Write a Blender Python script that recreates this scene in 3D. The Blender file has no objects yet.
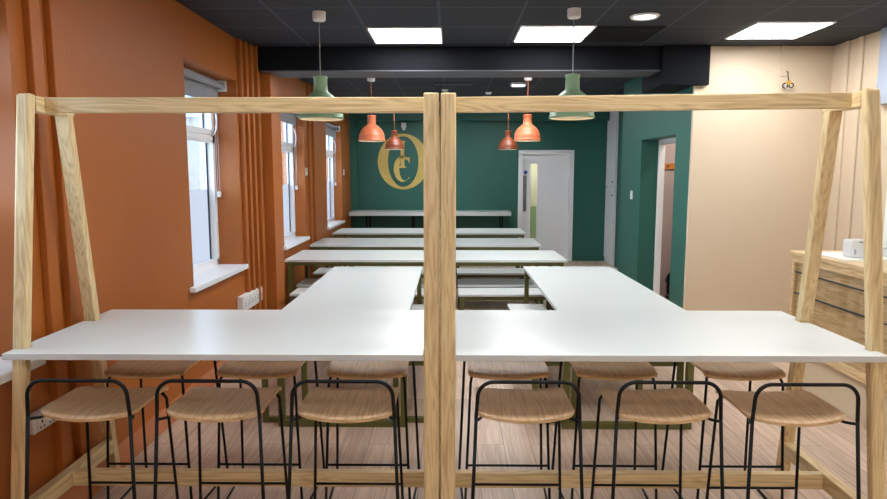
import bpy, bmesh, math, random
from mathutils import Vector, Matrix
random.seed(4)
C = bpy.context.scene.collection
S = bpy.context.scene
PI = math.pi

# ------------------------------------------------------------------ materials
def srgb(h):
    h = h.lstrip('#'); v = [int(h[i:i+2], 16)/255 for i in (0, 2, 4)]
    return tuple((c/12.92 if c <= .04045 else ((c+.055)/1.055)**2.4) for c in v) + (1,)

def new_mat(name):
    m = bpy.data.materials.new(name); m.use_nodes = True
    nt = m.node_tree; b = nt.nodes['Principled BSDF']
    return m, nt, b

def N(nt, t, **kw):
    n = nt.nodes.new(t)
    for k, v in kw.items(): setattr(n, k, v)
    return n

def plain(name, col, rough=.5, metal=0, var=.06, scale=6, bump=.0, spec=None):
    m, nt, b = new_mat(name)
    tc = N(nt, 'ShaderNodeTexCoord'); no = N(nt, 'ShaderNodeTexNoise')
    no.inputs['Scale'].default_value = scale; no.inputs['Detail'].default_value = 4
    nt.links.new(tc.outputs['Object'], no.inputs['Vector'])
    r = N(nt, 'ShaderNodeValToRGB'); c = srgb(col)
    r.color_ramp.elements[0].position = .3; r.color_ramp.elements[1].position = .7
    r.color_ramp.elements[0].color = tuple(x*(1-var) for x in c[:3])+(1,)
    r.color_ramp.elements[1].color = tuple(min(1, x*(1+var)) for x in c[:3])+(1,)
    nt.links.new(no.outputs['Fac'], r.inputs['Fac']); nt.links.new(r.outputs['Color'], b.inputs['Base Color'])
    b.inputs['Roughness'].default_value = rough; b.inputs['Metallic'].default_value = metal
    if spec is not None: b.inputs['Specular IOR Level'].default_value = spec
    if bump:
        bn = N(nt, 'ShaderNodeTexNoise'); bn.inputs['Scale'].default_value = 180
        nt.links.new(tc.outputs['Object'], bn.inputs['Vector'])
        bu = N(nt, 'ShaderNodeBump'); bu.inputs['Strength'].default_value = bump; bu.inputs['Distance'].default_value = .002
        nt.links.new(bn.outputs['Fac'], bu.inputs['Height']); nt.links.new(bu.outputs['Normal'], b.inputs['Normal'])
    return m

def oak(name, axis, dark, light, rough=.45, fine=1.0, spec=.5):
    """straight grained timber; the grain runs along `axis`, with cathedral rings from a distorted wave"""
    m, nt, b = new_mat(name)
    tc = N(nt, 'ShaderNodeTexCoord'); mp = N(nt, 'ShaderNodeMapping')
    sc = [9*fine]*3; sc[axis] = .75
    mp.inputs['Scale'].default_value = sc
    nt.links.new(tc.outputs['Object'], mp.inputs['Vector'])
    n1 = N(nt, 'ShaderNodeTexNoise'); n1.inputs['Scale'].default_value = 1.2; n1.inputs['Detail'].default_value = 2
    nt.links.new(mp.outputs['Vector'], n1.inputs['Vector'])
    mul = N(nt, 'ShaderNodeMath', operation='MULTIPLY'); mul.inputs[1].default_value = 14
    nt.links.new(n1.outputs['Fac'], mul.inputs[0])
    fr = N(nt, 'ShaderNodeMath', operation='PINGPONG'); fr.inputs[1].default_value = .5
    nt.links.new(mul.outputs[0], fr.inputs[0])
    mp2 = N(nt, 'ShaderNodeMapping'); s2 = [120*fine]*3; s2[axis] = 3
    mp2.inputs['Scale'].default_value = s2
    nt.links.new(tc.outputs['Object'], mp2.inputs['Vector'])
    n2 = N(nt, 'ShaderNodeTexNoise'); n2.inputs['Scale'].default_value = 1; n2.inputs['Detail'].default_value = 3
    nt.links.new(mp2.outputs['Vector'], n2.inputs['Vector'])
    ad = N(nt, 'ShaderNodeMath', operation='MULTIPLY_ADD'); ad.inputs[1].default_value = .7
    nt.links.new(fr.outputs[0], ad.inputs[0])
    ad.inputs[2].default_value = 0
    nt.links.new(n2.outputs['Fac'], ad.inputs[2])
    r = N(nt, 'ShaderNodeValToRGB')
    r.color_ramp.elements[0].position = .35; r.color_ramp.elements[1].position = .8
    r.color_ramp.elements[0].color = srgb(dark); r.color_ramp.elements[1].color = srgb(light)
    nt.links.new(ad.outputs[0], r.inputs['Fac']); nt.links.new(r.outputs['Color'], b.inputs['Base Color'])
    b.inputs['Roughness'].default_value = rough; b.inputs['Specular IOR Level'].default_value = spec
    bu = N(nt, 'ShaderNodeBump'); bu.inputs['Strength'].default_value = .12; bu.inputs['Distance'].default_value = .002
    nt.links.new(n2.outputs['Fac'], bu.inputs['Height']); nt.links.new(bu.outputs['Normal'], b.inputs['Normal'])
    return m

def emit(name, col, s):
    m, nt, b = new_mat(name)
    b.inputs['Base Color'].default_value = srgb(col)
    b.inputs['Emission Color'].default_value = srgb(col); b.inputs['Emission Strength'].default_value = s
    return m

def floor_mat():
    m, nt, b = new_mat('oak plank floor')
    tc = N(nt, 'ShaderNodeTexCoord'); sp = N(nt, 'ShaderNodeSeparateXYZ'); co = N(nt, 'ShaderNodeCombineXYZ')
    nt.links.new(tc.outputs['Object'], sp.inputs[0])
    nt.links.new(sp.outputs['Y'], co.inputs['X']); nt.links.new(sp.outputs['X'], co.inputs['Y'])
    br = N(nt, 'ShaderNodeTexBrick'); br.offset = .37
    br.inputs['Scale'].default_value = 1; br.inputs['Brick Width'].default_value = 1.25; br.inputs['Row Height'].default_value = .165
    br.inputs['Mortar Size'].default_value = .0018; br.inputs['Mortar Smooth'].default_value = .3
    br.inputs['Color1'].default_value = (.15, .15, .15, 1); br.inputs['Color2'].default_value = (.9, .9, .9, 1)
    br.inputs['Mortar'].default_value = (0, 0, 0, 1)
    nt.links.new(co.outputs[0], br.inputs['Vector'])
    mp = N(nt, 'ShaderNodeMapping'); mp.inputs['Scale'].default_value = (38, 2.2, 1)
    nt.links.new(tc.outputs['Object'], mp.inputs['Vector'])
    # shift the grain from plank to plank
    av = N(nt, 'ShaderNodeVectorMath', operation='MULTIPLY_ADD'); av.inputs[1].default_value = (7, 9, 3)
    nt.links.new(br.outputs['Color'], av.inputs[0]); nt.links.new(mp.outputs[0], av.inputs[2])
    no = N(nt, 'ShaderNodeTexNoise'); no.inputs['Scale'].default_value = 1; no.inputs['Detail'].default_value = 6; no.inputs['Distortion'].default_value = 1.2
    nt.links.new(av.outputs[0], no.inputs['Vector'])
    r = N(nt, 'ShaderNodeValToRGB')
    r.color_ramp.elements[0].position = .25; r.color_ramp.elements[1].position = .75
    r.color_ramp.elements[0].color = srgb('#B49680'); r.color_ramp.elements[1].color = srgb('#DEC6B0')
    nt.links.new(no.outputs['Fac'], r.inputs['Fac'])
    hs = N(nt, 'ShaderNodeHueSaturation')
    mr = N(nt, 'ShaderNodeMapRange'); mr.inputs['To Min'].default_value = .84; mr.inputs['To Max'].default_value = 1.1
    nt.links.new(br.outputs['Color'], mr.inputs['Value']); nt.links.new(mr.outputs[0], hs.inputs['Value'])
    nt.links.new(r.outputs['Color'], hs.inputs['Color'])
    mx = N(nt, 'ShaderNodeMixRGB'); mx.inputs['Color2'].default_value = srgb('#8A6E5A')
    nt.links.new(br.outputs['Fac'], mx.inputs['Fac']); nt.links.new(hs.outputs['Color'], mx.inputs['Color1'])
    nt.links.new(mx.outputs[0], b.inputs['Base Color'])
    b.inputs['Roughness'].default_value = .42
    bu = N(nt, 'ShaderNodeBump'); bu.inputs['Strength'].default_value = .15; bu.inputs['Distance'].default_value = .002
    nt.links.new(no.outputs['Fac'], bu.inputs['Height']); nt.links.new(bu.outputs['Normal'], b.inputs['Normal'])
    return m

def ceiling_mat():
    m, nt, b = new_mat('dark ceiling tile grid')
    tc = N(nt, 'ShaderNodeTexCoord'); br = N(nt, 'ShaderNodeTexBrick'); br.offset = 0
    mp = N(nt, 'ShaderNodeMapping'); mp.inputs['Location'].default_value = (1.28+.6*20, -5.25+.6*20, 0)
    nt.links.new(tc.outputs['Object'], mp.inputs['Vector'])
    br.inputs['Scale'].default_value = 1; br.inputs['Brick Width'].default_value = .6; br.inputs['Row Height'].default_value = .6
    br.inputs['Mortar Size'].default_value = .011; br.inputs['Mortar Smooth'].default_value = .1
    br.inputs['Color1'].default_value = srgb('#161C27'); br.inputs['Color2'].default_value = srgb('#19202B')
    br.inputs['Mortar'].default_value = srgb('#3C434E')
    nt.links.new(mp.outputs[0], br.inputs['Vector'])
    no = N(nt, 'ShaderNodeTexNoise'); no.inputs['Scale'].default_value = 60; no.inputs['Detail'].default_value = 5
    nt.links.new(tc.outputs['Object'], no.inputs['Vector'])
    mr = N(nt, 'ShaderNodeMapRange'); mr.inputs['To Min'].default_value = .8; mr.inputs['To Max'].default_value = 1.2
    nt.links.new(no.outputs['Fac'], mr.inputs['Value'])
    hs = N(nt, 'ShaderNodeHueSaturation'); nt.links.new(br.outputs['Color'], hs.inputs['Color']); nt.links.new(mr.outputs[0], hs.inputs['Value'])
    nt.links.new(hs.outputs[0], b.inputs['Base Color'])
    b.inputs['Roughness'].default_value = .75
    return m

def film_mat():
    m, nt, b = new_mat('frosted window film')
    nt.nodes.remove(b); out = nt.nodes['Material Output']
    tr = N(nt, 'ShaderNodeBsdfTranslucent'); tr.inputs[0].default_value = (.44, .42, .41, 1)
    gl = N(nt, 'ShaderNodeBsdfGlossy'); gl.inputs['Roughness'].default_value = .15; gl.inputs[0].default_value = (.9, .93, 1, 1)
    no = N(nt, 'ShaderNodeTexNoise'); no.inputs['Scale'].default_value = 200
    tc = N(nt, 'ShaderNodeTexCoord'); nt.links.new(tc.outputs['Object'], no.inputs['Vector'])
    bu = N(nt, 'ShaderNodeBump'); bu.inputs['Strength'].default_value = .05; nt.links.new(no.outputs['Fac'], bu.inputs['Height'])
    nt.links.new(bu.outputs[0], gl.inputs['Normal'])
    mx = N(nt, 'ShaderNodeMixShader'); mx.inputs[0].default_value = .05
    nt.links.new(tr.outputs[0], mx.inputs[1]); nt.links.new(gl.outputs[0], mx.inputs[2]); nt.links.new(mx.outputs[0], out.inputs[0])
    return m

def glass_mat(name='clear glass', tint=(.96, .98, .97, 1), refl=.08):
    m, nt, b = new_mat(name)
    nt.nodes.remove(b); out = nt.nodes['Material Output']
    tr = N(nt, 'ShaderNodeBsdfTransparent'); tr.inputs[0].default_value = tint
    gl = N(nt, 'ShaderNodeBsdfGlossy'); gl.inputs['Roughness'].default_value = .02
    fr = N(nt, 'ShaderNodeLayerWeight'); fr.inputs[0].default_value = .25
    mr = N(nt, 'ShaderNodeMapRange'); mr.inputs['To Min'].default_value = refl*.6; mr.inputs['To Max'].default_value = refl*4
    nt.links.new(fr.outputs['Fresnel'], mr.inputs['Value'])
    mx = N(nt, 'ShaderNodeMixShader'); nt.links.new(mr.outputs[0], mx.inputs[0])
    nt.links.new(tr.outputs[0], mx.inputs[1]); nt.links.new(gl.outputs[0], mx.inputs[2]); nt.links.new(mx.outputs[0], out.inputs[0])
    return m

OD, OL = '#BEA172', '#DFC898'
M = dict(
    orange=plain('burnt orange paint', '#A85E1F', .5, var=.03, scale=1.5, bump=.04),
    skirt=plain('orange gloss with lit tone', '#C07444', .3, var=.03),  # same orange as the wall, lightened so the skirting looks lit
    green=plain('deep green paint', '#296458', .5, var=.03, scale=1.2, bump=.04),
    beige=plain('beige paint', '#D8C5AA', .55, var=.02, scale=1.2, bump=.03),
    mauve=plain('grey mauve paint', '#B5A3A3', .6, var=.02),
    cream=plain('cream paint', '#E2DECC', .6, var=.02),
    sage=plain('sage green paint', '#98AE8C', .6, var=.03),
    ceil=ceiling_mat(), floor=floor_mat(),
    beam=plain('charcoal painted board', '#0D1016', .8, var=.05, scale=3, spec=.2),
    beamlip=plain('bounce lit grey beam underside', '#4A4E54', .55, var=.03),  # lighter than the beam front: floor bounce put into the colour
    white=plain('white gloss paint', '#F1F2F4', .3, var=.01),
    upvc=plain('white window plastic', '#EEF1F5', .28, var=.01),
    wplastic=plain('white plastic', '#E4E4E2', .35, var=.01),
    laminate=plain('white laminate', '#D3D7D4', .3, var=.008, scale=3),
    lamedge=plain('laminate edge band', '#CDD0CF', .4, var=.02),
    oakx=oak('oak grain along x', 0, OD, OL), oaky=oak('oak grain along y', 1, OD, OL), oakz=oak('oak grain along z', 2, OD, OL),
    counter=oak('oak veneer', 1, '#C6A26C', '#EBD0A2', .4),
    seat=oak('bent oak ply', 1, '#AE8A64', '#CDAA82', .38, 1.3), seatedge=oak('ply edge', 0, '#B08E60', '#DDBE90', .5),
    black=plain('black powder coat', '#050607', .5, var=.1, scale=30, spec=.25),
    olive=plain('olive powder coat', '#5C5A2A', .42, var=.06, scale=20),
    gasket=plain('dark rubber gasket', '#2B3440', .6),
    blind=plain('grey blind fabric', '#8E9095', .85, var=.05, scale=40),
    film=film_mat(), glass=glass_mat(),
    cabglass=glass_mat('cabinet glass', (.97, .96, .94, 1), .04),
    gold=plain('gold vinyl', '#D8BD68', .45, metal=0, var=.08, scale=5),
    lampgreen=plain('sage green silicone shade', '#8DAF88', .45, var=.03),
    lamporange=plain('terracotta silicone shade', '#CC7048', .45, var=.03),
    lampbrown=plain('russet silicone shade', '#733417', .45, var=.03),
    lampin=plain('shade lining', '#E6E0D2', .6),
    bulb=emit('warm bulb', '#FFEBC8', 5.0),
    cord_grey=plain('grey cord', '#A3AAA6', .7), cord_orange=plain('terracotta cord', '#B46848', .7),
    panel=emit('ceiling panel diffuser', '#FAFCFF', 12.0),
    disc=emit('glowing round disc', '#FFFFFF', 2.2),
    plinth=plain('cream plinth', '#D9C8AA', .4, var=.02),
    paper=plain('white paper', '#E8E8E2', .8),
    bluegrey=plain('pale blue grey gloss panel', '#A9B3C8', .2, var=.04, scale=2),
    blue=plain('blue print', '#3C5EB0', .6), yellow=plain('yellow tape', '#D6A62B', .5),
    steel=plain('brushed steel', '#8B9096', .35, metal=.9),
    vacred=plain('red vacuum tub', '#B8411C', .3), vent=plain('black vent grille', '#15181D', .5),
    facade=plain('pale render', '#9098A8', .8, var=.04, scale=.7), brick=plain('ochre brick', '#9C9890', .8, var=.1),
    slate=plain('slate blue roof', '#8793A8', .7), winglass=plain('reflective house window', '#7D93B4', .1),
    pavement=plain('grey pavement', '#B0B2B4', .8),
)

# ------------------------------------------------------------------ mesh helpers
class MB:
    def __init__(s): s.v = []; s.f = []; s.m = []; s.sm = []
    def add(s, vs, fs, mi=0, smooth=False):
        o = len(s.v); s.v += [tuple(v) for v in vs]
        for f in fs: s.f.append([o+i for i in f]); s.m.append(mi); s.sm.append(smooth)
        return s
    def box(s, x0, x1, y0, y1, z0, z1, mi=0):
        vs = [(x, y, z) for z in (z0, z1) for y in (y0, y1) for x in (x0, x1)]
        return s.add(vs, [(0, 2, 3, 1), (4, 5, 7, 6), (0, 1, 5, 4), (2, 6, 7, 3), (0, 4, 6, 2), (1, 3, 7, 5)], mi)
    def hexa(s, bot, top, mi=0):
        return s.add(list(bot)+list(top), [(3, 2, 1, 0), (4, 5, 6, 7), (0, 1, 5, 4), (1, 2, 6, 5), (2, 3, 7, 6), (3, 0, 4, 7)], mi)
    def prism(s, pts, z0, z1, mi=0, mi_side=None):
        n = len(pts); vs = [(x, y, z0) for x, y in pts]+[(x, y, z1) for x, y in pts]
        s.add(vs, [tuple(range(n-1, -1, -1)), tuple(range(n, 2*n))], mi)
        return s.add(vs, [(i, (i+1) % n, (i+1) % n+n, i+n) for i in range(n)], mi if mi_side is None else mi_side)
    def tube(s, path, r, n=10, mi=0):
        P = [Vector(p) for p in path]; rings = []
        up = Vector((0, 0, 1)); t0 = (P[1]-P[0]).normalized()
        if abs(t0.dot(up)) > .95: up = Vector((0, 1, 0))
        a = t0.cross(up).normalized()
        for i, p in enumerate(P):
            t = ((P[min(i+1, len(P)-1)]-p).normalized()+(p-P[max(i-1, 0)]).normalized())
            t = t.normalized() if t.length > 1e-6 else t0
            a = (a-t*a.dot(t)).normalized(); b = t.cross(a)
            rings.append([p+a*(r*math.cos(2*PI*k/n))+b*(r*math.sin(2*PI*k/n)) for k in range(n)])
        vs = [v for rg in rings for v in rg]; fs = []
        for i in range(len(P)-1):
            for k in range(n):
                fs.append((i*n+k, i*n+(k+1) % n, (i+1)*n+(k+1) % n, (i+1)*n+k))
        s.add(vs, fs, mi, True)
        s.add(rings[0], [tuple(range(n-1, -1, -1))], mi); return s.add(rings[-1], [tuple(range(n))], mi)
    def lathe(s, prof, c=(0, 0, 0), n=40, mi=0):
        vs = []; fs = []
        for r, z in prof:
            for k in range(n): vs.append((c[0]+r*math.cos(2*PI*k/n), c[1]+r*math.sin(2*PI*k/n), c[2]+z))
        for i in range(len(prof)-1):
            for k in range(n): fs.append((i*n+k, i*n+(k+1) % n, (i+1)*n+(k+1) % n, (i+1)*n+k))
        return s.add(vs, fs, mi, True)
    def build(s, name, mats, parent=None, bev=0, label=None):
        me = bpy.data.meshes.new(name); me.from_pydata(s.v, [], s.f)
        if not isinstance(mats, (list, tuple)): mats = [mats]
        for m in mats: me.materials.append(m)
        for p, mi, sm in zip(me.polygons, s.m, s.sm): p.material_index = mi; p.use_smooth = sm
        me.update()
        bm = bmesh.new(); bm.from_mesh(me); bmesh.ops.remove_doubles(bm, verts=bm.verts, dist=1e-5)
        bmesh.ops.recalc_face_normals(bm, faces=bm.faces); bm.to_mesh(me); bm.free()
        o = bpy.data.objects.new(name, me); C.objects.link(o)
        if parent is not None: o.parent = parent
        if bev:
            b = o.modifiers.new('bevel', 'BEVEL'); b.width = bev; b.segments = 2; b.limit_method = 'ANGLE'; b.angle_limit = math.radians(40)
        if label: o['label'] = label
        return o

def box(x0, x1, y0, y1, z0, z1): return MB().box(x0, x1, y0, y1, z0, z1)
def arc(c, r, a0, a1, n, plane='xz', y=0):
    out = []
    for i in range(n+1):
        a = a0+(a1-a0)*i/n
        out.append((c[0]+r*math.cos(a), y, c[1]+r*math.sin(a)))
    return out
def thing(name, label, cat, loc=(0, 0, 0), rz=0, group=None):
    o = bpy.data.objects.new(name, None); C.objects.link(o); o.location = loc; o.rotation_euler = (0, 0, rz)
    o.empty_display_size = .1
    return tag(o, label, cat, group)
def tag(o, label, cat, group=None):
    o['label'] = label; o['category'] = cat
    if group: o['group'] = group
    return o
def struct(o): o['kind'] = 'structure'; return o
def sempty(name, loc=(0, 0, 0)):
    o = bpy.data.objects.new(name, None); C.objects.link(o); o.location = loc; return struct(o)
def copy_tree(o, parent=None):
    c = o.copy(); C.objects.link(c)
    if parent is not None: c.parent = parent
    for ch in [x for x in bpy.data.objects if x.parent == o]: copy_tree(ch, c)
    return c

# ------------------------------------------------------------------ room shell
HC = 2.8; WL = -1.845; YB = 12.04; YN = -1.6
W0, W1 = .84, 2.44                       # sill and head of the window openings
wins = [(1.64, 2.74), (4.53, 5.63), (7.07, 8.17), (9.61, 10.95)]
winx = [-2.05, -2.05, -1.98, -1.98]          # inner face of each window frame

struct(box(-2.3, 4.2, YN, 14.2, -.1, 0).build('floor', M['floor']))
struct(box(-2.3, 4.2, YN, 14.2, HC, HC+.1).build('ceiling', M['ceil']))
w = MB(); y = YN
for a, b in wins:
    w.box(WL-.30, WL, y, a, 0, HC); w.box(WL-.30, WL, a, b, 0, W0-.03); w.box(WL-.30, WL, a, b, W1, HC); y = b
w.box(WL-.30, WL, y, YB, 0, HC)
struct(w.build('wall_left', M['orange']))
# back wall with a door opening
DX0, DX1, DZ = 1.335, 2.245, 2.02
w = MB().box(WL-.3, DX0, YB, YB+.16, 0, HC).box(DX0, DX1, YB, YB+.16, DZ, HC).box(DX1, 3.6, YB, YB+.16, 0, HC)
struct(w.build('wall_back', M['green']))
# passage behind the back door
w = MB().box(.6, 3.2, 13.6, 13.7, .95, HC); struct(w.build('wall_passage', M['cream']))
w = MB().box(.6, 3.2, 13.6, 13.71, 0, .95).box(.6, .7, YB+.16, 13.6, 0, HC).box(3.1, 3.2, YB+.16, 13.6, 0, HC)
struct(w.build('wall_passage_dado', M['sage']))
# rear wall behind the camera and right wall
struct(box(WL-.3, 3.7, YN-.12, YN, 0, HC).build('wall_rear', M['beige']))
struct(box(3.5, 3.7, YN, 6.05, 0, HC).build('wall_right', M['beige']))
struct(box(2.25, 3.7, 6.05, 6.09, 0, HC).build('wall_right_end', M['beige']))
GX = 2.25
w = MB().box(GX, GX+.2, 6.09, 6.487, 0, HC).box(GX, GX+.2, 6.487, 7.633, 2.035, HC).box(GX, GX+.2, 7.633, 8.5, 0, HC)
w.box(GX+.2, 2.93, 8.42, 8.5, 0, HC)
w.box(2.93, 3.0, 8.5, 11.33, 0, HC)
struct(w.build('wall_right_green', M['green']))
w = MB().box(GX+.2, 3.7, 8.36, 8.42, 0, HC).box(3.7, 3.78, 6.09, 8.42, 0, HC).box(GX+.2, 3.7, 6.09, 6.12, 0, HC)
struct(w.build('wall_store', M['mauve']))
struct(box(3.0, 3.6, 11.33, 11.36, 0, HC).box(3.36, 3.42, 11.36, YB, 0, HC).build('wall_niche', M['green']))

# skirtings
struct(box(WL, WL+.012, YN, 6.11, 0, .15).box(WL, WL+.012, 6.41, YB, 0, .15).build('baseboard_left', M['skirt'], bev=.003))
struct(box(WL, DX0-.07, YB-.015, YB, 0, .12).box(DX1+.07, 2.9, YB-.015, YB, 0, .12).build('baseboard_back', M['green'], bev=.003))
struct(box(2.26, 3.5, 6.035, 6.05, 0, .12).build('baseboard_right', M['beige']))

# trims: pipe boxing ribs, pilasters and beams
def ribs(name, spans, depth=.034):
    m = MB()
    for sp in spans: m.box(WL, WL+(sp[2] if len(sp) > 2 else depth), sp[0], sp[1], .15, HC)
    return struct(m.build(name, M['orange'], bev=.005))
ribs('trim_1', [(2.84, 2.92), (2.99, 3.08)])
ribs('trim_2', [(5.67, 5.73), (5.78, 5.84, .046), (5.89, 5.95, .060), (6.0, 6.08, .078)])
ribs('trim_3', [(8.36, 8.46), (8.62, 8.74)])
struct(box(WL, -1.68, 6.11, 6.41, 0, 2.58).build('trim_4', M['orange'], bev=.004))
struct(box(WL, -1.72, YB-.12, YB, 0, HC).build('trim_5', M['green']))
struct(box(WL, 2.93, YB-.19, YB, 2.6, HC).build('trim_6', M['green']))
b = MB().box(WL, 1.93, 6.03, 6.43, 2.585, HC)
b.box(1.93, 2.36, 5.99, 6.045, 2.447, HC).box(1.93, 2.25, 6.045, 6.61, 2.447, HC)
struct(b.build('trim_7', M['beam'], bev=.004))
struct(box(WL+.1, 1.93, 6.025, 6.432, 2.578, 2.587).build('trim_8', M['beamlip']))

# windows
def window(n, y0, y1, xi):
    r = sempty(f'window_{n}', (0, 0, 0))
    xo = xi-.08; zt = 1.94; zf = 1.51
    f = MB()
    f.box(xo, xi, y0, y0+.055, W0, W1).box(xo, xi, y1-.055, y1, W0, W1)
    f.box(xo, xi, y0, y1, W0, W0+.06).box(xo, xi, y0, y1, W1-.06, W1).box(xo, xi, y0, y1, zt-.035, zt+.035)
    f.build('window_frame', M['upvc'], r, .004)
    s = MB(); a, b = y0+.055, y1-.055
    for z0, z1 in ((zt+.035, W1-.06),):
        s.box(xi-.09, xi+.015, a, a+.045, z0, z1).box(xi-.09, xi+.015, b-.045, b, z0, z1)
        s.box(xi-.09, xi+.015, a, b, z0, z0+.045).box(xi-.09, xi+.015, a, b, z1-.045, z1)
    sash = s.build('sash', M['upvc'], r, .004)
    g = MB()
    for z0, z1 in ((W0+.06, zt-.035),):
        g.box(xi-.058, xi-.050, b-.02, b+.001, z0, z1).box(xi-.058, xi-.050, a-.001, a+.02, z0, z1)
    g.box(xi-.058, xi-.050, b-.065, b-.044, zt+.08, W1-.11)
    g.build('gasket', M['gasket'], r)
    box(xi-.065, xi-.059, a, b, zt+.03, W1-.06).build('pane', M['glass'], r)
    box(xi-.065, xi-.059, a, b, zf, zt-.03).build('pane', M['glass'], r)
    box(xi-.065, xi-.059, a, b, W0+.055, zf).build('frosted_pane', M['film'], r, label='frosted lower pane')
    # curved stay handle on the far side of the upper sash
    p = [(xi+.01+.05*math.sin(PI*i/12), b-.03-.02*math.sin(PI*i/12), zt+.145-.115*math.cos(PI*i/12)) for i in range(13)]
    MB().tube(p, .006, 8).build('handle', M['upvc'], sash)
    box(xi+.018, xi+.035, (a+b)/2-.16, (a+b)/2+.16, zt-.01, zt+.03).build('vent_cover', M['upvc'], sash, .004)
    MB().prism([(xi-.11, y0+.001), (WL+.001, y0+.001), (WL+.001, y0-.08), (WL+.045, y0-.08), (WL+.045, y1+.02), (WL+.001, y1+.02), (WL+.001, y1-.001), (xi-.11, y1-.001)], W0-.036, W0+.004).build('window_sill', M['upvc'], r, .006)
    return r
for i, (a, b) in enumerate(wins): window(i+1, a, b, winx[i])

wname = ['nearest window, beside the left oak frame post', 'window left of the fluted orange wall ribs', 'middle window behind the orange pilaster', 'farthest window, nearest the green wall']
for i, (a, b) in enumerate(wins):
    xb = winx[i]+.085
    t = thing('roller_blind', 'grey roller blind at the '+wname[i], 'blind', (0, 0, 0), 0, 'roller blinds')
    m = MB().tube([(xb, a+.03, 2.39), (xb, b-.03, 2.39)], .030, 20); m.build('roller', M['blind'], t)
    box(xb-.031, xb-.028, a+.04, b-.04, 2.25, 2.39).build('fabric', M['blind'], t)
    box(xb-.036, xb-.022, a+.04, b-.04, 2.235, 2.253).build('bottom_bar', M['blind'], t, .003)
    for yy in (a+.0, b-.03):
        box(xb-.035, xb+.04, yy, yy+.03, 2.345, 2.438).build('bracket', M['upvc'], t, .006)
    ch = MB().tube([(xb-.062, b-.035, 2.36), (xb-.062, b-.035, 1.48)], .0018, 6).tube([(xb-.045, b-.035, 2.36), (xb-.045, b-.035, 1.48)], .0018, 6).build('pull_chain', M['upvc'], t)
    box(xb-.068, xb-.038, b-.05, b-.02, 1.44, 1.49).build('chain_weight', M['wplastic'], ch, .004)

# ------------------------------------------------------------------ back door (door_1), store doorway (door_2)
d = sempty('door_1')
MB().box(DX0-.06, DX0+.02, YB-.03, YB+.16, 0, DZ+.05).box(DX1-.02, DX1+.06, YB-.03, YB+.16, 0, DZ+.05).box(DX0+.02, DX1-.02, YB-.03, YB+.16, DZ-.02, DZ+.05).build('door_frame', M['white'], d, .004)
VX0, VX1, VZ0, VZ1 = 1.51, 1.635, .42, 1.82
lf = MB().box(DX0+.023, VX0, YB+.04, YB+.085, .01, DZ-.025).box(VX1, DX1-.023, YB+.04, YB+.085, .01, DZ-.025)
lf.box(VX0, VX1, YB+.04, YB+.085, .01, VZ0).box(VX0, VX1, YB+.04, YB+.085, VZ1, DZ-.025)
leaf = lf.build('door_leaf', M['white'], d)
box(VX0, VX1, YB+.06, YB+.066, VZ0, VZ1).build('vision_panel', M['glass'], leaf, label='narrow vertical glass vision panel')
MB().box(VX0-.012, VX0, YB+.028, YB+.04, VZ0-.012, VZ1+.012).box(VX1, VX1+.012, YB+.028, YB+.04, VZ0-.012, VZ1+.012).box(VX0, VX1, YB+.028, YB+.04, VZ0-.012, VZ0).box(VX0, VX1, YB+.028, YB+.04, VZ1, VZ1+.012).build('glazing_bead', M['white'], leaf)
box(1.375, 1.435, YB+.032, YB+.04, .93, 1.60).build('push_plate', M['steel'], leaf, label='tall steel pull plate')
MB().tube([(1.405, YB+.035, .98), (1.405, YB-.01, .98), (1.405, YB-.01, 1.48), (1.405, YB+.035, 1.48)], .011).build('pull_handle', M['steel'], leaf)
MB().lathe([(.0, .006), (.034, .006), (.034, 0)], (0, 0, 0)).build('door_sign', M['blue'], leaf, label='small round blue door sign')
bpy.data.objects['door_sign'].matrix_local = Matrix.Translation((1.415, YB+.039, 1.66)) @ Matrix.Rotation(PI/2, 4, 'X')
box(1.85, 1.95, YB+.03, YB+.04, 1.93, 1.98).build('door_closer', M['white'], leaf)

d = sempty('door_2')
x0, x1 = GX+.2, GX+.27
MB().box(x0, x1, 7.60, 7.66, 0, 2.0).box(x0, x1, 6.42, 6.48, 0, 2.0).box(x0, x1, 6.42, 7.66, 1.98, 2.06).build('door_frame', M['white'], d, .004)
# store room coat rail and vacuum
t = thing('coat_rail', 'orange-brown wooden coat rail on the store room wall seen through the doorway', 'coat rail', (0, 0, 0))
box(2.72, 3.45, 8.335, 8.36, 1.70, 1.775).build('rail', plain('orange stained wood', '#C27A35', .4), t, .004)
for k in range(6):
    x = 2.80+.115*k
    MB().tube([(x, 8.335, 1.745), (x, 8.295, 1.73), (x, 8.28, 1.755)], .006, 8).build('hook', M['steel'], t)
t = thing('vacuum_cleaner', 'red and black tub vacuum cleaner on the store room floor', 'vacuum cleaner', (2.93, 8.02, 0))
MB().lathe([(0, .03), (.17, .03), (.185, .06), (.185, .27), (.18, .285), (0, .285)], n=32).build('tub', M['vacred'], t)
MB().lathe([(0, .27), (.19, .27), (.195, .30), (.175, .36), (.13, .42), (.07, .45), (0, .455)], n=32).build('lid', M['black'], t)
MB().lathe([(.186, .075), (.193, .08), (.193, .10), (.186, .105)], n=32).build('bumper', M['black'], t)
MB().tube([(-.07, 0, .44), (-.06, 0, .49), (.06, 0, .49), (.07, 0, .44)], .011).build('handle', M['black'], t)
for sx, sy in ((-1, -1), (1, -1), (-1, 1), (1, 1)):
    MB().tube([(sx*.13-.012, sy*.10, .035), (sx*.13+.012, sy*.10, .035)], .035, 14).build('wheel', M['black'], t)
hp = [(-.12-.10*math.sin(PI*i/10), -.1-.05*math.sin(PI*i/10), .42-.38*i/10) for i in range(11)]
MB().tube([(-.08, -.06, .38)]+hp, .016, 10).build('hose', M['black'], t)

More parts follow.
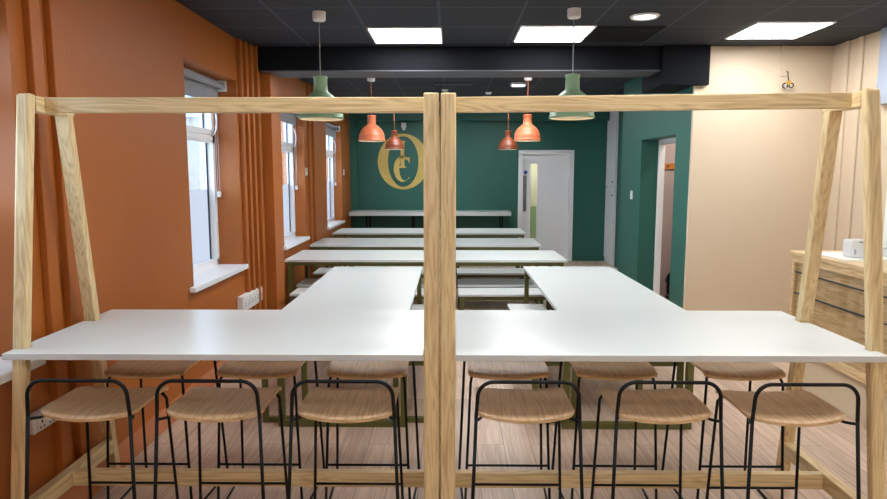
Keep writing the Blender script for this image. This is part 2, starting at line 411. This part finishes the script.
# tall cupboards
cz = [(0.09, 1.385, 'lowest'), (1.395, 2.26, 'middle'), (2.27, 2.79, 'topmost')]
for k, (z0, z1, nm) in enumerate(cz):
    t = thing('wall_cupboard', f'white tall cupboard beside the back door alcove, {nm} of the stack', 'cupboard', (0, 0, 0), 0, 'stacked white cupboards')
    box(2.92, 3.35, 11.37, YB-.01, z0-(.09 if k == 0 else .005), z1).build('carcass', M['white'], t)
    dr = box(2.90, 2.918, 11.375, YB-.03, z0, z1).build('door', M['white'], t, .002)
    hz = z1-.13 if k == 0 else z0+.10
    if k < 2: MB().tube([(2.90, 11.47, hz), (2.875, 11.47, hz)], .014, 14).build('knob', M['steel'], dr)

# ------------------------------------------------------------------ logo on the green wall (monogram)
t = thing('wall_monogram', 'gold interlaced monogram lettering on the deep green back wall', 'wall sign', (-.873, YB, 1.86))
def ring(rx, rz, ix, iz, a0=0, a1=2*PI, n=64, off=(0, 0), dx=0, th=.008):
    m = MB(); P = []
    for i in range(n+1):
        a = a0+(a1-a0)*i/n
        P.append(((off[0]+rx*math.cos(a), off[1]+rz*math.sin(a)), (off[0]+dx+ix*math.cos(a), off[1]+iz*math.sin(a))))
    for i in range(n):
        (o0, i0), (o1, i1) = P[i], P[i+1]
        bot = [(o0[0], 0, o0[1]), (o1[0], 0, o1[1]), (i1[0], 0, i1[1]), (i0[0], 0, i0[1])]
        m.hexa(bot, [(x, -th, z) for x, _, z in bot])
    return m
def plate(m, pts, th=.008):
    n = len(pts)
    vs = [(x, 0, z) for x, z in pts]+[(x, -th, z) for x, z in pts]
    return m.add(vs, [tuple(range(n)), tuple(range(2*n-1, n-1, -1))]+[(i, (i+1) % n, (i+1) % n+n, i+n) for i in range(n)])
ring(.475, .515, .285, .468).build('letter_o', M['gold'], t)
m = MB()
plate(m, [(-.046, .36), (.02, .36), (.02, -.08), (.052, -.098), (.052, -.115), (-.078, -.115), (-.078, -.098), (-.046, -.08)])
plate(m, [(-.10, .38), (.045, .38), (.045, .355), (-.10, .355)])
m.build('letter_t', M['gold'], t)
m = ring(.165, .24, .105, .218, math.radians(58), math.radians(312), 44, (-.012, -.133), .042)
plate(m, [(.02, .07), (.118, .088), (.124, -.02), (.112, -.02), (.085, .03), (.02, .052)])
plate(m, [(.075, -.335), (.128, -.27), (.115, -.31)])
m.build('letter_c', M['gold'], t)

# ------------------------------------------------------------------ ceiling things
def panel(x, y, label):
    t = thing('ceiling_light', label, 'ceiling light', (x, y, HC), 0, 'square ceiling light panels')
    MB().box(-.30, .30, -.30, -.285, -.012, -.0).box(-.30, .30, .285, .30, -.012, -.0).box(-.30, -.285, -.285, .285, -.012, 0).box(.285, .30, -.285, .285, -.012, 0).build('frame', M['wplastic'], t)
    box(-.285, .285, -.285, .285, -.008, -.002).build('diffuser', M['panel'], t)
panel(-.365, 5.55, 'glowing square ceiling panel, leftmost of the three in view')
panel(.85, 5.50, 'glowing square ceiling panel behind the right green pendant cord')
panel(2.65, 5.385, 'glowing square ceiling panel above the beige wall, rightmost of the three')
for x, y in ((-.38, 2.55), (.85, 2.55), (2.67, 2.55), (-.38, -.2), (.85, -.2), (2.67, -.2)):  # panels out of view, added to light the near part of the room
    panel(x, y, 'added unseen square ceiling panel, near row above the oak frame tables')
for x, y in ((-.38, 7.25), (.85, 7.25)):  # added panels hidden by the beam, they light the pendants and back wall
    panel(x, y, 'added unseen square ceiling panel just behind the dark ceiling beam')
for x, y in ((-.66, 10.35), (.98, 10.35)):  # added panels, hidden from the camera, brighten the far end
    panel(x, y, 'added unseen square ceiling panel over the far tables, behind the oak beam')
t = thing('store_fill_light', 'added unseen fill lamp in the store room behind the doorway', 'ceiling light', (3.0, 7.3, HC))
MB().lathe([(0, -.06), (.13, -.05), (.15, 0)]).build('diffuser', emit('store fill light', '#FFF4E0', 60), t)  # unseen lamp added to brighten the store room
t = thing('passage_fill_light', 'added unseen fill lamp in the passage behind the back door', 'ceiling light', (1.6, 12.9, HC))
MB().lathe([(0, -.06), (.13, -.05), (.15, 0)]).build('diffuser', emit('passage fill light', '#FFF4E0', 90), t)  # unseen lamp added so the passage isn't dark behind the vision panel
t = thing('round_ceiling_disc', 'round white glowing disc in the dark ceiling right of the green pendant', 'ceiling light', (1.437, 4.91, HC))
MB().lathe([(.078, -.006), (.085, -.012), (.1, -.012), (.108, 0)]).build('rim', M['wplastic'], t)
MB().lathe([(0, -.010), (.078, -.006)]).build('diffuser', M['disc'], t)  # flat ceiling disc with a glow of its own
t = thing('ceiling_vent', 'dark square air vent in the ceiling beside the right light panel', 'vent', (1.42, 5.52, HC))
MB().box(-.29, .29, -.29, .29, -.004, -.0).build('backing', M['vent'], t)
m = MB()
for k in range(14): m.box(-.28, .28, -.28+k*.041, -.27+k*.041, -.014, -.004)
m.build('slats', M['vent'], t)
t = thing('ceiling_grille', 'small slotted black grille in the ceiling beyond the beam', 'vent', (.05, 8.5, HC))
box(-.25, .25, -.1, .1, -.006, 0).build('backing', M['vent'], t)
m = MB()
for k in range(12): m.box(-.235+k*.041, -.225+k*.041, -.09, .09, -.016, -.006)
m.build('slats', M['beamlip'], t)
t = thing('emergency_light', 'small white box light on the ceiling beyond the dark beam', 'emergency light', (.88, 8.45, HC))
box(-.10, .10, -.09, .09, -.03, 0).build('housing', M['wplastic'], t, .006); box(-.08, .08, -.07, .07, -.04, -.03).build('lens', emit('emergency lens', '#F4F6FF', .9), t, .004)
for x, y, lb in ((-.071, 9.1, 'small white ceiling sensor just above the pair of central oak posts'), (.55, 9.4, 'small white ceiling sensor near the right terracotta pendant')):
    t = thing('ceiling_sensor', lb, 'sensor', (x, y, HC))
    MB().lathe([(0, -.03), (.03, -.028), (.045, -.01), (.05, 0)], n=24).build('dome', M['wplastic'], t)
def cam_sensor(x, y, z, lb, wx, wy):
    t = thing('wall_sensor', lb, 'sensor', (x, y, z))
    box(-.045, .045, -.06, .02, -.02, .07).build('housing', M['wplastic'], t, .008)
    MB().lathe([(0, -.07), (.025, -.06), (.04, -.02)], (0, -.02, 0), 20).build('lens', M['wplastic'], t)
    box(min(0, wx), max(.02, wx), -.02, max(.0, wy), .03, .05).build('bracket', M['wplastic'], t)
cam_sensor(-.85, YB-.06, 2.50, 'small white sensor on the green wall above the gold monogram', 0, .06)
cam_sensor(-1.63, 10.9, 2.72, 'small white sensor in the corner by the farthest window', -.2, 0)
def pendant(kind, x, y, shade, cordm, label, z0=2.04, H=.31):
    t = thing('pendant_lamp', label, 'pendant lamp', (x, y, z0), 0, 'bell shaped pendant lamps')
    out = [(.156, 0), (.163, .003), (.163, .014), (.158, .018), (.156, .050), (.152, .082), (.147, .086), (.141, .106), (.126, .134), (.103, .160), (.075, .182), (.056, .196), (.050, .212), (.049, .290), (.054, .295), (.054, .305), (.046, .309), (.012, .311)]
    inn = [(r-.006 if r > .02 else r, z-.006 if z > .05 else z) for r, z in out][::-1]
    MB().lathe(out, n=48).build('lamp_shade', shade, t)
    MB().lathe(inn, n=48).build('lining', M['lampin'], t)
    MB().tube([(0, 0, .309), (0, 0, HC-z0-.07)], .004, 8).build('cord', cordm, t)
    MB().lathe([(0, -.064), (.042, -.062), (.047, -.054), (.047, 0)], (0, 0, HC-z0), 32).build('ceiling_rose', M['wplastic'], t)
    MB().lathe([(0, .30), (.02, .30), (.02, .19), (0, .19)], n=16).build('lamp_holder', M['wplastic'], t)
    MB().lathe([(0, .10), (.022, .112), (.032, .14), (.026, .17), (.015, .195), (0, .2)], n=20).build('bulb', M['bulb'], t)
pendant('g', -.944, 4.765, M['lampgreen'], M['cord_grey'], 'sage green bell pendant lamp hanging near the orange windows')
pendant('g', .876, 4.70, M['lampgreen'], M['cord_grey'], 'sage green bell pendant lamp hanging in front of the white back door')
pendant('o', -.943, 7.82, M['lamporange'], M['cord_orange'], 'terracotta bell pendant lamp just left of the gold monogram', 2.03)
pendant('o', .922, 7.76, M['lamporange'], M['cord_orange'], 'terracotta bell pendant lamp hanging left of and above the white back door', 2.03)
pendant('b', -.925, 10.75, M['lampbrown'], M['cord_orange'], 'russet brown bell pendant lamp hanging over the top of the gold monogram')
pendant('b', .97, 10.85, M['lampbrown'], M['cord_orange'], 'russet brown bell pendant lamp far back, left of the white door')

# ------------------------------------------------------------------ wall fittings
def sockets(label, y0, y1, z0, z1, n):
    t = thing('socket_strip', label, 'socket', (WL, (y0+y1)/2, (z0+z1)/2))
    L = (y1-y0)/2; h = (z1-z0)/2
    box(0, .05, -L, L, -h, h).build('housing', M['wplastic'], t, .004)
    for k in range(n):
        a = -L+.02+k*(2*L-.02)/n; b = a+(2*L-.02)/n-.02
        p = box(.05, .056, a, b, -h+.012, h-.012).build('faceplate', M['wplastic'], t, .002)
        m = MB(); c = (a+b)/2
        for s in (-1, 1):
            cc = c+s*(b-a)*.25
            m.box(.0555, .0575, cc-.004, cc+.004, -.002, .014).box(.0555, .0575, cc-.016, cc-.008, -.022, -.014).box(.0555, .0575, cc+.008, cc+.016, -.022, -.014)
        m.build('socket_holes', M['gasket'], p)
sockets('white socket strip on the orange wall under the fluted ribs', 5.44, 6.02, .44, .58, 3)
sockets('white double socket low on the wall behind the front left stool', 2.63, 2.95, .525, .60, 2)
def switch(loc, rz, label):
    t = thing('wall_switch', label, 'switch', loc, rz)
    box(-.043, .043, -.012, 0, -.043-.01, .043+.01).build('plate', M['wplastic'], t, .003)
    box(-.012, .012, -.018, -.012, -.02, .02).build('rocker', M['wplastic'], t, .002)
switch((WL, 8.24, 1.665), PI/2, 'white switch on the orange wall right of the middle window')
switch((WL, 11.15, 1.665), PI/2, 'white switch on the orange wall right of the farthest window')
switch((GX, 7.96, 1.38), -PI/2, 'white light switch on the green wall left of the doorway')
# conduit with a hook and small round tag high on the beige wall
struct(box(3.03, 3.075, 6.035, 6.05, 2.53, HC).build('trim_9', M['beige']))
t = thing('hook_hanger', 'small black hook with a bunch of rings and yellow tag on beige wall', 'hook', (3.085, 6.03, 2.455))
MB().tube([(0, .02, .12), (0, -.005, .11), (0, -.01, .07), (.01, -.01, .03)], .004, 8).build('hook', M['black'], t)
for k, (dx, r) in enumerate(((-.022, .022), (.004, .025), (.03, .02))):
    P = [(dx+r*math.cos(2*PI*i/16), -.01-.004*k, -r+.01+r*math.sin(2*PI*i/16)) for i in range(17)]
    MB().tube(P, .005, 8).build('ring', M['black'] if k != 1 else M['wplastic'], t)
box(-.015, .02, -.03, -.022, -.005, .03).build('tag', M['yellow'], t)
# right wall ribs
m = MB()
for a, b in ((5.80, 5.86), (5.60, 5.67)): m.box(3.482, 3.5, a, b, 0, HC)
struct(m.build('trim_10', M['beige'], bev=.006))
struct(box(3.47, 3.5, 3.0, 5.14, 1.05, 2.19).build('trim_11', M['white']))
t = thing('wall_panel', 'pale blue-grey glossy panel high on the right wall beside the oak post', 'panel', (3.5, 4.2, 2.5))
box(-.06, 0, -1.2, 1.12, -.305, .295).build('case', M['bluegrey'], t, .006)
box(-.064, -.058, -1.17, 1.09, -.28, .27).build('face', M['bluegrey'], t)

# ------------------------------------------------------------------ oak display counter on the right
CX0, CX1, CY0, CY1 = 2.67, 3.465, 2.9, 4.97
t = thing('display_counter', 'light oak display counter with glass front along the right wall', 'counter', (CX0, CY0, 0))
L = CY1-CY0; W = CX1-CX0
box(-.015, W, 0, L+.015, 1.02, 1.05).build('top', M['counter'], t, .003)
box(0, .03, .03, L-.03, .965, 1.02).build('upper_rail', M['counter'], t, .002)
for yy in (0, L-.03): box(0, W, yy, yy+.03, .30, 1.02).build('end_panel', M['counter'], t, .002)
box(W-.02, W, .03, L-.03, .30, 1.02).build('back_panel', M['counter'], t)
box(.0, W-.02, .03, L-.03, .30, .36).build('bottom_panel', M['counter'], t, .002)
box(.05, W-.05, .02, L-.02, 0, .30).build('plinth', M['plinth'], t)
for z in (.725, .89):
    box(.006, .026, .03, L-.03, z-.003, z+.003).build('runner', M['gasket'], t)
box(.026, .045, .03, L-.03, .36, .965).build('drawer_front', M['counter'], t)
box(.012, .018, .03, L-.03, .36, .965).build('glass_front', M['cabglass'], t)
t = thing('card_dispenser', 'small white box unit with rounded corners and blue marks on the counter', 'device', (2.895, 4.55, 1.056))
r = .02; pts = []
for cx, cz, a0 in ((.065-r, .125-r, 0), (-.065+r, .125-r, PI/2), (-.065+r, r, PI), (.065-r, r, 1.5*PI)):
    for i in range(6): a = a0+PI/2*i/5; pts.append((cx+r*math.cos(a), cz+r*math.sin(a)))
m = MB(); n = len(pts)
m.add([(x, -.04, z) for x, z in pts]+[(x, .06, z) for x, z in pts], [tuple(range(n)), tuple(range(2*n-1, n-1, -1))]+[(i, (i+1) % n, (i+1) % n+n, i+n) for i in range(n)])
m.build('case', M['wplastic'], t, .003)
box(-.012, .035, -.0415, -.0395, .107, .112).build('slot', M['gasket'], t)
m = MB()
for k in range(3): m.box(-.042, -.034+.004*(k % 2), -.0415, -.0395, .022+.014*k, .031+.014*k)
m.build('printed_mark', M['blue'], t)
tag(box(2.72, 3.12, 4.40, 4.86, 1.0505, 1.0545).build('paper_sheet', M['paper']), 'flat white sheet under the small white box on the oak counter', 'paper')
t = thing('grey_tray', 'grey tray at the right edge of the oak counter', 'tray', (3.28, 4.55, 1.0505))
MB().box(-.14, .14, -.2, .2, 0, .01).box(-.14, -.13, -.2, .2, .01, .05).box(.13, .14, -.2, .2, .01, .05).box(-.13, .13, -.2, -.19, .01, .05).box(-.13, .13, .19, .2, .01, .05).build('tray', M['lamedge'], t)

# ------------------------------------------------------------------ A-frame bar tables
def bar_table(sgn, xi, xo, label, otop, obot, rise=0):
    """xi: inner table end, xo: outer table end (world x); otop/obot: outer face of the outer post at z 1.957 / 0"""
    t = thing('bar_table', label, 'bar table', ((xi+xo)/2, 2.85, 0), 0, 'oak A-frame bar tables')
    ox = (xi+xo)/2; oy = 2.85
    def lo(x, y, z): return (x-ox, y-oy, z)
    ZT = 1.957
    # tabletop with notches cut for posts and legs
    yf, yb = 2.43, 3.255
    def post_x(z): return otop+(obot-otop)*(ZT-z)/ZT
    def post_y(z): return 2.56-.112*(ZT-z)/ZT
    inx = post_x(.945)-sgn*.057
    ly = lambda z: 2.79+.42*(1.895-z)/1.895          # front face of the back leg
    lxo = lambda z: (otop-sgn*.008)+(obot-otop-sgn*.002)*(1.895-z)/1.895
    py = post_y(.945); ly0 = ly(.945); lin = lxo(.945)-sgn*.056
    pts = [(xi, yf), (xo, yf), (xo, py-.002), (inx-sgn*.002, py-.002), (inx-sgn*.002, py+.044), (xo, py+.044),
           (xo, ly0-.008), (lin-sgn*.002, ly0-.008), (lin-sgn*.002, ly0+.056), (xo, ly0+.056), (xo, yb), (xi, yb)]
    # fill as boxes so that the notches stay clean
    m = MB(); zs = (.920, .945)
    a0, a1 = min(xi, inx, lin), max(xi, inx, lin)
    far = inx-sgn*.002 if abs(inx-xi) < abs(lin-xi) else lin-sgn*.002
    pts = [(x-ox, y-oy) for x, y in pts]
    if sgn < 0: pts = pts[::-1]
    m.prism(pts, zs[0], zs[1], 0, 1)
    m.build('tabletop', [M['laminate'], M['lamedge']], t, .0015, 'white laminate top')
    # outer post
    def leaning(x_of, y_of, z0, z1, wx, wy, s):
        b = [(x_of(z0), y_of(z0), z0), (x_of(z0)-s*wx, y_of(z0), z0), (x_of(z0)-s*wx, y_of(z0)+wy, z0), (x_of(z0), y_of(z0)+wy, z0)]
        c = [(x_of(z1), y_of(z1), z1), (x_of(z1)-s*wx, y_of(z1), z1), (x_of(z1)-s*wx, y_of(z1)+wy, z1), (x_of(z1), y_of(z1)+wy, z1)]
        return MB().hexa([lo(*p) for p in b], [lo(*p) for p in c])
    leaning(post_x, post_y, 0, ZT+rise+.006, .057, .042, sgn).build('post', M['oakz'], t, .010)
    leaning(lxo, ly, 0, 1.895+rise, .056, .045, sgn).build('back_leg', M['oakz'], t, .004)
    # inner post beside the table end, toward the other table
    ip = lambda z: xi+(-sgn)*.061
    leaning(ip, post_y, 0, ZT+.006, -.0605, .042, sgn).build('post', M['oakz'], t, .006)
    leaning(ip, ly, 0, 1.895, -.0605, .045, sgn).build('back_leg', M['oakz'], t, .004)
    # top cross pieces and beam
    xt = post_x(1.92)
    for xa, xb, rz in ((xt-sgn*.057, xt-sgn*.002, rise), (xi-sgn*.001, xi-sgn*.058, 0)):
        x0, x1 = sorted((xa, xb))
        MB().box(x0-ox, x1-ox, post_y(1.92)+.042-oy, 2.86-oy, 1.895+rz, ZT+rz).build('cross_piece', M['oaky'], t, .003)
    (x0, r0), (x1, r1) = sorted(((xi, 0), (xt-sgn*.0575, rise)))
    y0, y1 = 2.655-oy, 2.70-oy; zb = 1.896
    MB().hexa([(x0-ox, y0, zb+r0), (x1-ox, y0, zb+r1), (x1-ox, y1, zb+r1), (x0-ox, y1, zb+r0)],
              [(x0-ox, y0, ZT+r0), (x1-ox, y0, ZT+r1), (x1-ox, y1, ZT+r1), (x0-ox, y1, ZT+r0)]).build('top_beam', M['oakx'], t, .003)
    # low rails
    for f, dx in ((lambda z: post_x(z), 0), (ip, 0)):
        z = .275; xa = f(z); 
        if f is ip: x0, x1 = sorted((xa, xa+sgn*.045))
        else: x0, x1 = sorted((xa-sgn*.025, xa-sgn*.070))
        MB().box(x0-ox, x1-ox, post_y(z)+.042-oy, ly(z)-oy, .215, .287).build('side_rail', M['oaky'], t, .003)
        if f is ip: re_in = xi-sgn*.016
        else: re_out = xa-sgn*.070
    x0, x1 = sorted((xi-sgn*.016, re_out))
    MB().box(x0-ox, x1-ox, 2.788-oy, 2.825-oy, .215, .287).build('foot_rail', M['oakx'], t, .003)
    return t
bar_table(-1, -.105, -1.760, 'white topped bar table in a tall oak A-frame, left of the central posts', -1.714, -1.824)
bar_table(1, .024, 1.705, 'white topped bar table in a tall oak A-frame, right of the central posts', 1.678, 1.788, .016)

# ------------------------------------------------------------------ bar stools
def make_stool():
    t = thing('bar_stool', 'stool', 'bar stool', (0, 0, 0))
    # seat: bent ply with straight front edge and rounded back edge
    rows = 12; cols = 22; hn, hf = .194, .192; T = .013
    m = MB(); vt = []
    for i in range(rows+1):
        v = i/rows
        for j in range(cols+1):
            u = math.sin((-1+2*j/cols)*PI/2); au = abs(u)
            c = max(0, (au-.84)/.16); k = 1-math.sqrt(max(0, 1-c*c))
            yn = -.184+.026*au**2.2+.034*k; yf_ = .180-.004*au**2-.022*k
            y = yn+(yf_-yn)*v; x = u*(hn+(hf-hn)*v)
            z = .698+.021*au**2*(1-.35*v)+.007*v-.010*max(0, (v-.82)/.18)**2-.004*max(0, (.2-v)/.2)
            vt.append((x, y, z))
    n = cols+1; fs = []
    for i in range(rows):
        for j in range(cols): fs.append((i*n+j, i*n+j+1, (i+1)*n+j+1, (i+1)*n+j))
    m.add(vt, fs, 0, True)
    m.add([(x*.985, y*.985, z-T) for x, y, z in vt], [tuple(reversed(f)) for f in fs], 0, True)
    loop = [j for j in range(n)]+[i*n+cols for i in range(1, rows+1)]+[rows*n+j for j in range(cols-1, -1, -1)]+[i*n for i in range(rows-1, 0, -1)]
    k = len(loop)
    vs = [vt[i] for i in loop]+[(vt[i][0]*.985, vt[i][1]*.985, vt[i][2]-T) for i in loop]
    m.add(vs, [(i, i+k, (i+1) % k+k, (i+1) % k) for i in range(k)], 1)
    so = m.build('seat', [M['seat'], M['seatedge']], t)
    # low back hoop, continuous with the rear legs
    R = .062; xt_, yt, zt = .194, -.205, .857; xs, zs = .199, .715
    P = [(-xs, -.203, zs)]
    for i in range(9):
        a = PI-PI/2*i/8; P.append((-xt_+R+R*math.cos(a), yt, zt-R+R*math.sin(a)))
    for i in range(9):
        a = PI/2-PI/2*i/8; P.append((xt_-R+R*math.cos(a), yt, zt-R+R*math.sin(a)))
    P.append((xs, -.203, zs))
    MB().tube(P, .0075, 10).build('backrest', M['black'], t)
    fo = .0065
    z = .255
    for s in (-1, 1):
        MB().tube([(s*xs, -.203, zs), (s*.226, -.262, fo)], .007, 10).build('leg', M['black'], t)
        MB().tube([(s*.172, .135, .688), (s*.180, .155, .66), (s*.206, .176, fo)], .0065, 10).build('leg', M['black'], t)
        MB().tube([(s*.226, -.262, fo), (s*.216, -.04, fo), (s*.206, .176, fo)], .006, 8).build('runner', M['black'], t)
        MB().tube([(s*xs, -.203, .702), (s*.185, -.155, .690), (s*.165, -.11, .688)], .006, 8).build('bracket', M['black'], t)
    xx = .180+.026*(.66-z)/.653; yy = .155+.021*(.66-z)/.653
    MB().tube([(-xx, yy, z), (xx, yy, z)], .006, 8).build('footrest', M['black'], t)
    MB().tube([(-.172, .135, .688), (-.1, .13, .684), (.1, .13, .684), (.172, .135, .688)], .006, 8).build('seat_rail', M['black'], t)
    return t
st = make_stool()
FR = [(-1.437, 2.575, 0, 'oak seat bar stool at the far left of the front row, by the orange wall'),
      (-.934, 2.575, 0, 'oak seat bar stool in the middle of the three front-row stools left of the posts'),
      (-.412, 2.575, 0, 'oak seat bar stool in the front row, just left of the central posts'),
      (.301, 2.575, 0, 'oak seat bar stool in the front row, just right of the central posts'),
      (.841, 2.575, 0, 'oak seat bar stool in the middle of the three front-row stools right of the posts'),
      (1.350, 2.555, 0, 'oak seat bar stool at the far right of the front row, by the display counter')]
BR = [(-1.455, 3.10, 180, 'bar stool behind the left table, leftmost of the back row'),
      (-.918, 3.10, 180, 'bar stool behind the left table, middle one of its back row'),
      (-.395, 3.10, 180, 'bar stool behind the left table, back row next to the central posts'),
      (.279, 3.10, 180, 'bar stool behind the right table, back row next to the central posts'),
      (.792, 3.10, 180, 'bar stool behind the right table, middle one of its back row'),
      (1.395, 3.10, 180, 'bar stool behind the right table, rightmost of the back row')]
first = True
for x, y, a, lb in FR+BR:
    o = st if first else copy_tree(st)
    first = False
    o.location = (x, y, 0); o.rotation_euler = (0, 0, math.radians(a)); o['label'] = lb
    o['group'] = 'oak and black wire bar stools'

# ------------------------------------------------------------------ dining tables and benches (olive frames, white tops)
def loop_table(name, cat, x0, x1, y0, y1, ztop, label, group, tube=.042, inset=.03, along='y', top=.025, loops=True):
    t = thing(name, label, cat, ((x0+x1)/2, (y0+y1)/2, 0), 0, group)
    W = (x1-x0)/2; L = (y1-y0)/2
    m = MB().prism([(-W, -L), (W, -L), (W, L), (-W, L)], ztop-top, ztop, 0, 1)
    m.build('tabletop' if cat == 'table' else 'seat', [M['laminate'], M['lamedge']], t, .002)
    a = W-inset; b = L-inset; s = tube; zt = ztop-top
    rail = MB()
    if along == 'y': rail.box(-a+s, -a+s+.03, -b+s, b-s, zt-.035, zt).box(a-s-.03, a-s, -b+s, b-s, zt-.035, zt)
    else: rail.box(-a+s, a-s, -b, -b+.03, zt-s, zt).box(-a+s, a-s, b-.03, b, zt-s, zt)
    rail.build('rail', M['olive'], t)
    ends = ((-1,), (1,))
    for e in (-1, 1):
        for g in (-1, 1):
            cx = e*(a-s/2) if along == 'x' else g*(a-s/2)
            cy = g*(b-s/2) if along == 'x' else e*(b-s/2)
            box(cx-s/2, cx+s/2, cy-s/2, cy+s/2, 0, zt).build('leg', M['olive'], t, .003)
        for z0 in (0, zt-s):
            if along == 'y': q = MB().box(-a+s, a-s, e*(b-s/2)-s/2, e*(b-s/2)+s/2, z0, z0+s)
            else: q = MB().box(e*(a-s/2)-s/2, e*(a-s/2)+s/2, -b+s, b-s, z0, z0+s)
            q.build('floor_bar' if z0 == 0 else 'crossbar', M['olive'], t, .003)
    return t
TG = 'white dining tables with olive frames'; BG = 'white benches with olive frames'
loop_table('dining_table', 'table', -1.13, -.268, 4.0, 6.20, .74, 'long white table end-on behind the left bar table', TG, inset=.01)
loop_table('dining_table', 'table', .72, 1.575, 3.98, 6.22, .74, 'long white table end-on behind the right bar table', TG, inset=.01)
loop_table('dining_table', 'table', -1.75, 1.235, 6.68, 7.55, .74, 'white table across the room, nearest of the three crosswise tables', TG, along='x')
loop_table('dining_table', 'table', -1.79, 1.165, 8.08, 8.98, .74, 'white table across the room, middle of the three crosswise tables', TG, along='x')
loop_table('dining_table', 'table', -1.80, 1.165, 9.72, 10.60, .74, 'white table across the room, farthest of the three crosswise tables', TG, along='x')
def bench(x0, x1, y0, y1, lb, along): loop_table('bench', 'bench', x0, x1, y0, y1, .45, lb, BG, tube=.036, inset=.015, along=along, top=.022)
bench(-1.26, -.93, 4.07, 5.80, 'white bench tucked under the window side of the left end-on table', 'y')
bench(-.39, -.06, 4.07, 5.78, 'white bench on the central aisle side of the left end-on table', 'y')
bench(.53, .86, 4.07, 5.82, 'white bench on the central aisle side of the right end-on table', 'y')
bench(1.22, 1.55, 4.07, 5.82, 'white bench under the far side of the right end-on table', 'y')
for y0, y1, lb in ((6.27, 6.655, 'in front of the nearest crosswise table'), (6.80, 7.22, 'under the nearest crosswise table'), (7.64, 8.06, 'between the nearest and middle crosswise tables'), (9.04, 9.42, 'behind the middle crosswise table'), (10.28, 10.62, 'under the farthest crosswise table')):
    bench(-1.60 if y0 < 6.5 else -1.66, .0, y0, y1, 'white bench '+lb+', window side half', 'x')
    bench(.085, 1.15, y0, y1, 'white bench '+lb+', door side half', 'x')
t = thing('wall_bar', 'long white shelf bar along the green back wall on black brackets', 'shelf', (-.36, YB, 0))
MB().box(-1.46, 1.46, -.56, -.005, .935, .958).box(-1.46, 1.46, -.56, -.535, .885, .935).build('shelf_top', M['laminate'], t, .002)
for x in (-1.50, -.674, -.31, .145, 1.30):
    x = x+.36-.0 if x < 0 else x
    x = max(-1.40, min(1.40, x))
    p = MB().box(x-.012, x+.012, -.53, -.02, .915, .935).box(x-.012, x+.012, -.045, -.02, .45, .915)
    p.box(x-.012, x+.012, -.53, -.505, 0, .915)
    p.build('bracket', M['black'], t)

# ------------------------------------------------------------------ outside: pavement and houses across the street
struct(box(-14, -2.3, -6, 30, -.4, -.3).build('ground_outside', M['pavement']))
def house(x0, x1, h, mat, label, y=22.0):
    t = thing('house', label, 'house', ((x0+x1)/2, y, -.3), -PI/2, 'houses along the street')
    L = (x1-x0)/2
    box(-3, 0, -L, L, 0, h).build('wall', mat, t)
    MB().add([(-3.2, -L, h), (.2, -L, h), (.2, L, h), (-3.2, L, h), (-1.5, -L, h+1.3), (-1.5, L, h+1.3)], [(0, 1, 4), (1, 2, 5, 4), (2, 3, 5), (3, 0, 4, 5), (3, 2, 1, 0)]).build('roof', M['slate'], t)
    n = max(2, int(2*L/1.1))
    for k in range(n):
        for z in (1.15, 2.5):
            c = -L+(k+.5)*2*L/n
            f = box(0, .06, c-.28, c+.28, z, z+.85).build('window', M['upvc'], t)
            box(.05, .07, c-.22, c+.22, z+.06, z+.79).build('pane', M['winglass'], f)
house(-8.0, -2.4, 3.6, M['facade'], 'pale rendered house seen outside the farther windows')
house(-13.6, -8.02, 3.9, M['brick'], 'ochre brick house seen outside the nearer windows', 23.0)
# ------------------------------------------------------------------ light
wd = bpy.data.worlds.new('sky'); S.world = wd; wd.use_nodes = True
bg = wd.node_tree.nodes['Background']; bg.inputs[0].default_value = (.62, .78, 1, 1); bg.inputs[1].default_value = 4.2
for a, b in wins:
    l = bpy.data.lights.new('window portal', 'AREA'); l.shape = 'RECTANGLE'; l.size = b-a; l.size_y = W1-W0; l.cycles.is_portal = True
    o = bpy.data.objects.new('window_portal', l); C.objects.link(o)
    o.location = (-2.16, (a+b)/2, (W0+W1)/2); o.rotation_euler = (PI/2, 0, -PI/2)

# ------------------------------------------------------------------ camera
f = 640.0
th = math.atan((249.5-173)/f); psi = math.atan(6.5/f*math.cos(th))
cam = bpy.data.cameras.new('camera'); cam.sensor_width = 36; cam.lens = f/887*36; cam.clip_start = .05
co = bpy.data.objects.new('camera', cam); C.objects.link(co)
co.location = (0, 0, 1.65); co.rotation_euler = (PI/2-th, 0, psi)
S.camera = co
S.view_settings.view_transform = 'Standard'; S.view_settings.look = 'None'; S.view_settings.gamma = 1
S.view_settings.use_curve_mapping = False; S.view_settings.exposure = 0.92
